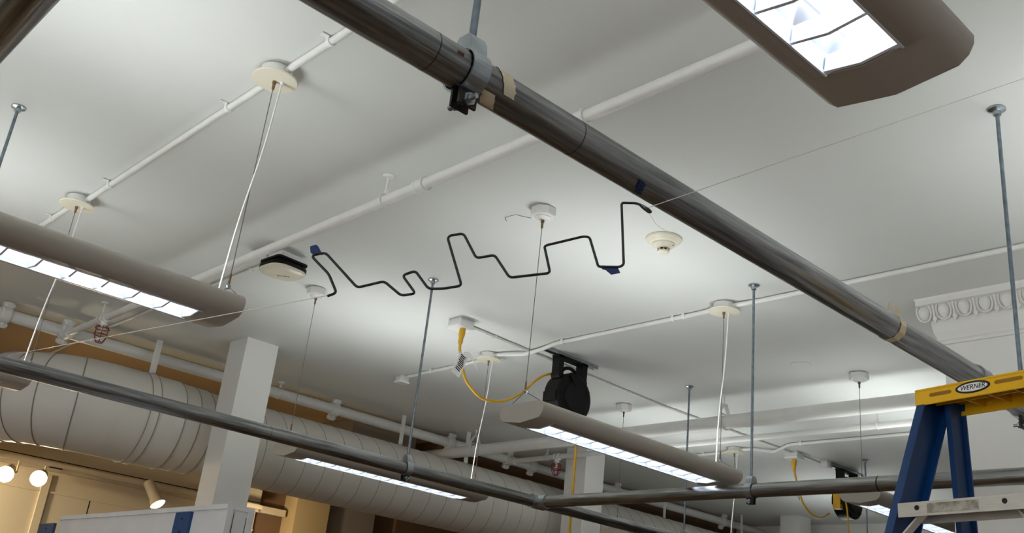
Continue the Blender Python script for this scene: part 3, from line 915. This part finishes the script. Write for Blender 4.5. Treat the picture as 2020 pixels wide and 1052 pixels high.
tg2 = ribbon([(0, 0, 0.03), (-0.012, 0, -0.01), (-0.03, 0.0, -0.075)], (0.02, 0.0, -0.01)).build('cord_tag', 'paper')
tg2.location = (7.0, 4.24, 3.165)
tag(tg2, 'small white paper tag on the far yellow cord', 'tag')

# cord reels on strut rails
def reel(label, slabel, x, y, rz, x0, x1, open_face=False):
    s = thing('strut_rail', slabel, 'rail', ((x0 + x1) / 2, y, CZ), 'steel strut rails of the reels')
    hl = (x1 - x0) / 2
    b = MB()
    b.prism([(-0.021, 0), (0.021, 0), (0.021, -0.022), (0.011, -0.022), (0.011, -0.019), (0.018, -0.019), (0.018, -0.003), (-0.018, -0.003), (-0.018, -0.019), (-0.011, -0.019), (-0.011, -0.022), (-0.021, -0.022)], (-hl, 0, 0), (0, 1, 0), (0, 0, 1), (2 * hl, 0, 0))
    b.build('channel', 'zinc', s)
    t = thing('cord_reel', label, 'cord reel', (x, y, CZ - 0.022), 'black retractable cord reels')
    t.rotation_euler = (0, 0, rz)
    k = MB()
    k.box((-0.13, -0.03, -0.014), (0.13, 0.03, 0.0))
    for sx in (-1, 1):
        k.obox((sx * 0.105, 0, -0.065), (0.02, 0, 0), (0, 0.03, 0), (0, 0, 0.065))
        k.lathe([(0.022, -0.034), (0.022, 0.034)], (sx * 0.105, 0, -0.125), (0, 1, 0), 16)
    k.tube([(0.075 * math.cos(a), 0, -0.115 + 0.06 * math.sin(a)) for a in [PI * i / 12 for i in range(13)]], 0.011, 10)
    k.build('bracket', 'black', t)
    c = V((0, 0, -0.245))
    R = 0.15
    d = MB()
    d.lathe([(R * 0.9, -0.062), (R * 0.985, -0.055), (R, -0.045), (R, 0.045), (R * 0.985, 0.055), (R * 0.9, 0.062)], c, (0, 1, 0), 40)
    d.build('drum', 'black', t)
    MB().lathe([(R * 0.62, -0.062), (R * 0.6, -0.07), (0.001, -0.07)], c, (0, 1, 0), 36).build('face_boss', 'black', t)
    sc_ = MB()
    for kk in range(5):
        a = 2 * PI * kk / 5 + 0.5
        sc_.lathe([(0.012, -0.06), (0.012, -0.068)], c + V((math.cos(a) * R * 0.82, 0, math.sin(a) * R * 0.82)), (0, 1, 0), 12)
    sc_.build('screw', 'black', t)
    MB().obox(c + V((-0.03, -0.067, R * 0.68)), V((0.055, 0, -0.06)) * 0.55, V((0.008, 0, 0.008)), (0, 0.006, 0)).build('strain_relief', 'black', t)
    MB().box((-0.16, -0.05, c.z - 0.05), (-0.12, 0.05, c.z + 0.01)).build('cord_guide', 'black', t)
    if open_face:
        MB().box((-0.172, -0.03, c.z - 0.09), (-0.12, 0.03, c.z + 0.05)).build('cord_window', 'yellow', t)
    return t
reel('black round cord reel hung behind the centre light', 'steel rail on the ceiling carrying the first black reel', 4.19, 4.125, 0.0, 3.97, 4.42)
reel('second black cord reel hung low near the blue ladder', 'dark steel rail on the ceiling above the far black reel', 7.6, 4.17, 0.0, 7.32, 7.85, True)
eb2 = outlet('small white box at the end of the far rail', 7.27, 4.17, 0.032)
tag(MB().tube(smooth_path([(4.19, 4.04, 3.02), (4.2, 4.03, 2.9), (4.2, 4.03, 2.0), (4.2, 4.03, 1.2)]), 0.0078, 10).build('power_cord', 'yellow'), 'yellow cord hanging straight down in front of the white column', 'cord', 'yellow extension cords')
tag(MB().tube(smooth_path([(7.45, 4.1, 3.15), (7.44, 4.08, 3.0), (7.45, 4.08, 2.5), (7.45, 4.08, 1.5)]), 0.0065, 10).build('power_cord', 'yellow'), 'yellow cord hanging down from the far black reel', 'cord', 'yellow extension cords')

# ================================================================ wire skyline and strings
SK = [[0.732, 1.247, 2.138], [0.742, 1.239, 2.145], [0.729, 1.25, 2.174], [0.707, 1.269, 2.198], [0.708, 1.268, 2.203], [0.721, 1.257, 2.208], [0.764, 1.219, 2.157], [0.793, 1.193, 2.172], [0.815, 1.174, 2.152], [0.831, 1.16, 2.158], [0.813, 1.176, 2.185], [0.827, 1.164, 2.195], [0.845, 1.148, 2.168], [0.862, 1.133, 2.171], [0.882, 1.115, 2.179], [0.859, 1.136, 2.255], [0.861, 1.134, 2.26], [0.876, 1.12, 2.266], [0.895, 1.104, 2.227], [0.916, 1.086, 2.236], [0.936, 1.068, 2.201], [0.982, 1.027, 2.216], [0.973, 1.036, 2.259], [0.975, 1.034, 2.262], [1.017, 0.997, 2.284], [1.024, 0.99, 2.284], [1.037, 0.979, 2.237], [1.04, 0.977, 2.236], [1.062, 0.957, 2.239], [1.067, 0.953, 2.244], [1.059, 0.959, 2.347], [1.061, 0.958, 2.35], [1.077, 0.944, 2.352],
      [1.084, 0.938, 2.3495], [1.093, 0.93, 2.343], [1.0955, 0.928, 2.3395], [1.093, 0.930, 2.3385], [1.086, 0.936, 2.3445], [1.080, 0.9405, 2.351]]
sky = thing('wire_skyline', 'thick black wire bent into a stepped skyline outline, hung on string', 'wire sculpture', SK[0])
MB().tube(fillet([V(p) - V(SK[0]) for p in SK], 0.006, 4), 0.0021, 10).build('bent_wire', 'blackwire', sky)
MB().tube([V(p) - V(SK[0]) for p in ((1.079, 0.941, 2.352), (1.090, 0.932, 2.3445))], 0.0014, 8).build('wire_tie', 'zinc', sky)
HF, HR = V((0.66, 0.751, 0)), V((0.751, -0.66, 0))
def flag(label, o, prof):
    b = MB().prism(prof, o, HR, (0, 0, 1), HF * 0.0008)
    return tag(b.build('blue_tape', 'tapeblue'), label, 'tape', 'dark blue tape flags on the wire skyline')
flag('dark blue tape flag at the upper left corner of the wire skyline', (0.711, 1.2665, 2.203), [(-0.012, 0.013), (-0.003, 0.017), (0.001, 0.014), (0.01, 0.001), (0.0065, 0.001), (-0.002, -0.002), (-0.0095, 0.003)][::-1])
flag('dark blue tape flag hanging under the right bottom of the wire skyline', (1.051, 0.967, 2.2375), [(-0.012, 0.0015), (0.012, 0.0015), (0.017, -0.008), (0.003, -0.0125), (-0.006, -0.006), (-0.012, -0.005)])
tag(MB().tube([(1.09, 0.932, 2.3455), (2.745, 0.589, 3.449)], 0.0007, 6).build('string', 'string'), 'thin clear string from the wire skyline to the upper right ceiling', 'string')
tag(MB().tube([(0.732, 1.247, 2.139), (0.99, 3.849, 2.502)], 0.001, 6).build('string', 'string'), 'thin white string crossing in front of the left light end', 'string')
tag(MB().tube(smooth_path([(1.0925, 0.9305, 2.338), (1.097, 0.927, 2.33), (1.104, 0.921, 2.318), (1.118, 0.91, 2.309)]), 0.00028, 5).build('string', 'string'), 'loose hair thin string end dangling by the smoke detector', 'string')

# ================================================================ step ladder
LO = V((2.082, 0.975, 2.308))
EW, ED, EZ = V((-0.196, -0.981, 0)), V((0.981, -0.196, 0)), V((0, 0, 1))
ld = thing('step_ladder', 'blue fiberglass step ladder with yellow top cap at the right edge', 'ladder', (LO.x, LO.y, 0))
LB = V((LO.x, LO.y, 0))
def L(w, d, z):
    return EW * w + ED * d + EZ * (LO.z + z)
CW, CD, CH = 0.29, 0.125, 0.037
cap = MB()
def lquad(b, *p):
    b.add([L(*q) for q in p], [tuple(range(len(p)))])
# shell: top, four sides with thickness, open below
def lbox(b, w0, w1, d0, d1, z0, z1):
    b.obox(L((w0 + w1) / 2, (d0 + d1) / 2, (z0 + z1) / 2), EW * (w1 - w0) / 2, ED * (d1 - d0) / 2, EZ * (z1 - z0) / 2)
th = 0.005
lbox(cap, 0, CW, 0, CD, -th, 0)
lbox(cap, 0, CW, 0, th, -CH, -th)
lbox(cap, 0, CW, CD - th, CD, -CH, -th)
lbox(cap, 0, th, th, CD - th, -CH, -th)
lbox(cap, CW - th, CW, th, CD - th, -CH, -th)
capo = cap.build('top_cap', 'ladyel', ld)
bv = capo.modifiers.new('edge', 'BEVEL')
bv.width = 0.0015
bv.segments = 2
ribs = MB()
for w in (0.09, 0.15, 0.21):
    lbox(ribs, w - 0.002, w + 0.002, th, CD - th, -CH + 0.012, -th)
lbox(ribs, th, CW - th, CD * 0.5 - 0.002, CD * 0.5 + 0.002, -CH + 0.014, -th)
ribs.build('cap_rib', 'ladyel', capo)
for w0, w1, zt in ((0.036, 0.092, -0.0175), (0.19, 0.254, -0.0155)):
    sl = MB()
    pr = [(w0 + 0.004, zt - 0.004), (w1 - 0.004, zt - 0.004), (w1, zt), (w1 - 0.004, zt + 0.004), (w0 + 0.004, zt + 0.004), (w0, zt)]
    sl.prism(pr, V((0, 0, LO.z)) - ED * 0.0006, EW, EZ, ED * 0.0012)
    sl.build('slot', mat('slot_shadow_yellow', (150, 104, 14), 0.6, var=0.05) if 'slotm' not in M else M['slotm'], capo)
oc = V((0, 0, LO.z)) + EW * 0.1415 + EZ * -0.0165
for rx, rz_, off, m in ((0.0405, 0.0128, 0.0006, 'ink'), (0.0345, 0.0088, 0.0012, 'paper')):
    MB().prism([(math.cos(a) * rx, math.sin(a) * rz_) for a in [2 * PI * i / 36 for i in range(36)]], oc - ED * off, EW, EZ, ED * 0.0012).build('logo_oval', m, capo)
text_part('lettering', 'WERNER', 0.0145, 'ink', oc - ED * 0.0015, EW, EZ, capo, 0.0003, 0.25)

def rail(name, w_top, d_top, w_bot, d_bot, drop, inner, m='ladblue', fl=0.027, web=0.062, t=0.004):
    """channel rail, web outside, flanges to the inside (inner = +1: towards +w)"""
    a0, a1 = L(w_top, d_top, -0.012), L(w_bot, d_bot, -drop)
    pr = [(0, 0), (inner * fl, 0), (inner * fl, t), (inner * t, t), (inner * t, web - t), (inner * fl, web - t), (inner * fl, web), (0, web)]
    if inner < 0:
        pr = pr[::-1]
    b = MB()
    b.prism(pr, a0, EW, ED, a1 - a0)
    return b.build(name, m, ld)
DROP = LO.z - 0.02
kf, kr, kw = 0.30, 0.20, 0.10
rail('front_rail', 0.006, 0.007, 0.006 - kw * DROP, 0.007 - kf * DROP, DROP, 1, fl=0.02, web=0.088)
rail('front_rail', CW - 0.006, 0.004, CW - 0.006 + kw * DROP, 0.004 - kf * DROP, DROP, -1, fl=0.02, web=0.088)
rail('rear_rail', 0.028, CD - 0.062, 0.028 - kw * DROP, CD - 0.062 + kr * DROP, DROP, 1, fl=0.013, web=0.058)
rail('rear_rail', CW - 0.028, CD - 0.062, CW - 0.028 + kw * DROP, CD - 0.062 + kr * DROP, DROP, -1, fl=0.013, web=0.058)
for i in range(6):
    z = -0.262 - i * 0.305
    k = -z
    w0, w1 = 0.029 - kw * k, CW - 0.029 + kw * k
    d0 = -kf * k
    b = MB()
    prf = [(0, 0), (0.08, 0), (0.08, -0.03), (0.077, -0.03), (0.077, -0.003), (0.003, -0.003), (0.003, -0.029), (0, -0.029)]
    b.prism(prf, L(w0, d0 + 0.002, z), ED, EZ, EW * (w1 - w0))
    st = b.build('step', 'alu', ld)
    if i == 0:
        for w in (w0 + 0.046, w1 - 0.046):
            MB().lathe([(0.0055, 0), (0.005, 0.002)], L(w, d0 + 0.002, z - 0.012), -ED, 14).build('rivet', 'darkmetal', st)
        MB().obox(L(w0 + 0.127, d0 + 0.0015, z - 0.0145), EW * 0.057, ED * 0.0005, EZ * 0.0095).build('sticker', 'sticker', st)
    for wa, wb_ in ((w0 + 0.045, w0 - 0.012), (w1 - 0.045, w1 + 0.012)):
        p, q = L(wa, d0 + 0.035, z - 0.012), L(wb_, d0 + 0.02, z - 0.075)
        MB().obox((p + q) / 2, (q - p) / 2, ED * 0.011, (q - p).cross(ED).normalized() * 0.002).build('brace', 'alu', ld)

# ================================================================ white panel cabinet at lower left
PXc, PYc, PZc = 1.752, 3.40, 2.088
pc = thing('white_cabinet', 'white cabinet top with blue straps at the bottom left', 'cabinet', (PXc, PYc, 0))
MB().box((0, 0, 0), (0.10, 1.65, PZc - 0.012)).build('body', 'panel', pc)
MB().box((-0.006, -0.004, PZc - 0.018), (0.106, 1.656, PZc)).build('top_rim', 'panel', pc)
MB().box((-0.004, -0.006, 0), (0.018, 0.002, PZc - 0.018)).build('corner_post', 'panel', pc)
MB().box((0.084, -0.006, 0), (0.106, 0.002, PZc - 0.018)).build('corner_post', 'panel', pc)
gp = MB()
gp.box((0.026, -0.001, 1.6), (0.028, 0.001, 2.06))
gp.box((0.078, -0.001, 1.6), (0.080, 0.001, 2.05))
gp.build('door_gap', 'gap', pc)
def bstrap(label, y0, y1, z1):
    t = thing('blue_strap', label, 'strap', (PXc, (y0 + y1) / 2, z1), 'blue straps on the white cabinet')
    h = (y1 - y0) / 2
    MB().box((-0.012, -h, -0.5), (0.0, h, 0.0)).build('pad', 'bluefoam', t)
    for k in range(3):
        MB().lathe([(0.006, 0), (0.006, 0.0012)], (-0.012, 0, -0.025 - 0.05 * k), (-1, 0, 0), 10).build('hole', 'ink', t)
bstrap('blue perforated strap on the cabinet beside its corner', 3.668, 3.795, 2.066)
bstrap('blue perforated strap at the far left end of the cabinet', 5.09, 5.28, 2.056)

# ================================================================ warm track lighting
TYk = 8.12
tk = thing('light_track', 'cream light track under the duct along the back wall', 'light track', (0.0, TYk, 2.70))
tag(MB().box((-1.0, TYk - 0.02, 2.70), (1.4, TYk + 0.02, 2.735)).build('light_track', 'track'), 'added cream light track beyond the left edge past the duct elbow', 'light track')  # unseen track, added to carry the wall-washing lamps
MB().box((2.16, -0.02, 0), (4.5, 0.02, 0.035)).build('rail', 'track', tk)
MB().box((2.62, -0.03, -0.006), (2.72, 0.0, 0.0)).build('feed_end', 'black', tk)
tk2 = tag(MB().box((4.6, 8.30, 2.70), (4.86, 8.34, 2.76)).build('light_track', 'track'), 'short cream light track in the brown recess behind the column', 'light track')
def spot(label, bulb, aim, arm_x, watts=SPOT_W):
    aim = V(aim).normalized()
    o = V(bulb)
    t = thing('track_light', label, 'spotlight', o, 'warm track spotlights')
    rr = 0.06
    back = -aim
    MB().lathe([(rr, 0.0), (rr * 0.99, 0.01), (rr * 0.8, 0.05), (rr * 0.7, 0.06)], (0, 0, 0), back, 24).build('bulb_rim', 'track', t)
    MB().lathe([(rr * 0.96, 0.0), (rr * 0.7, -0.012), (0.001, -0.018)], (0, 0, 0), back, 24).build('bulb_face', 'warm', t)
    MB().lathe([(rr * 0.72, 0.06), (rr * 0.7, 0.2), (rr * 0.6, 0.21)], (0, 0, 0), back, 20).build('barrel', 'track', t)
    top = V((arm_x, TYk, 2.70)) - o
    j = back * 0.13
    MB().tube([j, V((top.x, top.y, j.z + 0.02)), top], 0.008, 8).build('arm', 'track', t)
    MB().obox(back * 0.13 + aim.cross(V((0, 0, 1))).normalized() * 0.0, (0.004, 0, 0), V((0, 0.004, 0)), back * 0.02).build('slot', 'black', t)
    ldn = bpy.data.lights.new('spot_beam', 'SPOT')
    ldn.energy = watts
    ldn.color = (1.0, 0.84, 0.60)
    ldn.spot_size = 2.1
    ldn.spot_blend = 0.8
    ldn.shadow_soft_size = 0.05
    lo = bpy.data.objects.new('spot_beam', ldn)
    COL.objects.link(lo)
    lo.parent = t
    lo.location = aim * 0.03
    lo.rotation_euler = aim.to_track_quat('-Z', 'Y').to_euler()
    return t
spot('glowing warm spotlight cut by the left edge under the duct', (2.25, 7.85, 2.552), (-0.35, -0.85, -0.3), 2.4)
spot('glowing warm spotlight second from the left edge under the duct', (2.485, 7.85, 2.567), (-0.35, -0.85, -0.25), 2.6)
spot('warm cream spotlight tilted down beside the column above the white cabinet', (3.42, 7.82, 2.545), (0.35, -0.45, -0.75), 3.45)
spot('added warm spotlight beyond the left edge washing the back wall', (1.3, 7.75, 2.55), (0.75, 0.6, -0.4), 1.3, 36.0)  # unseen lamp added to brighten the back wall
spot('added warm spotlight further beyond the left edge washing the back wall', (0.7, 7.7, 2.55), (0.8, 0.55, -0.35), 0.7, 36.0)  # second added lamp, out of view, for the same wall wash
spot('added warm spotlight hidden behind the near column', (4.1, 7.7, 2.5), (0.8, 0.5, -0.1), 4.1, 12.0)  # added out of sight to light the tan pilaster

# ================================================================ odds and ends on the ceiling
tag(MB().tube(smooth_path([(2.569, 2.994, 3.444), (2.545, 2.975, 3.444), (2.54, 2.947, 3.442), (2.538, 2.9, 3.436), (2.553, 2.874, 3.428), (2.58, 2.84, 3.42)]), 0.0011, 6).build('wire_scrap', 'darkmetal'), 'thin loose wire scrap beside the octagonal box over the black skyline', 'wire')
tag(MB().lathe([(0.062, 0), (0.062, -0.003), (0.058, -0.004), (0, -0.004)], (4.95, 2.99, CZ), (0, 0, 1), 32).build('cover_plate', 'ceil'), 'flat round ceiling cover plate left of the far octagonal box', 'cover plate')
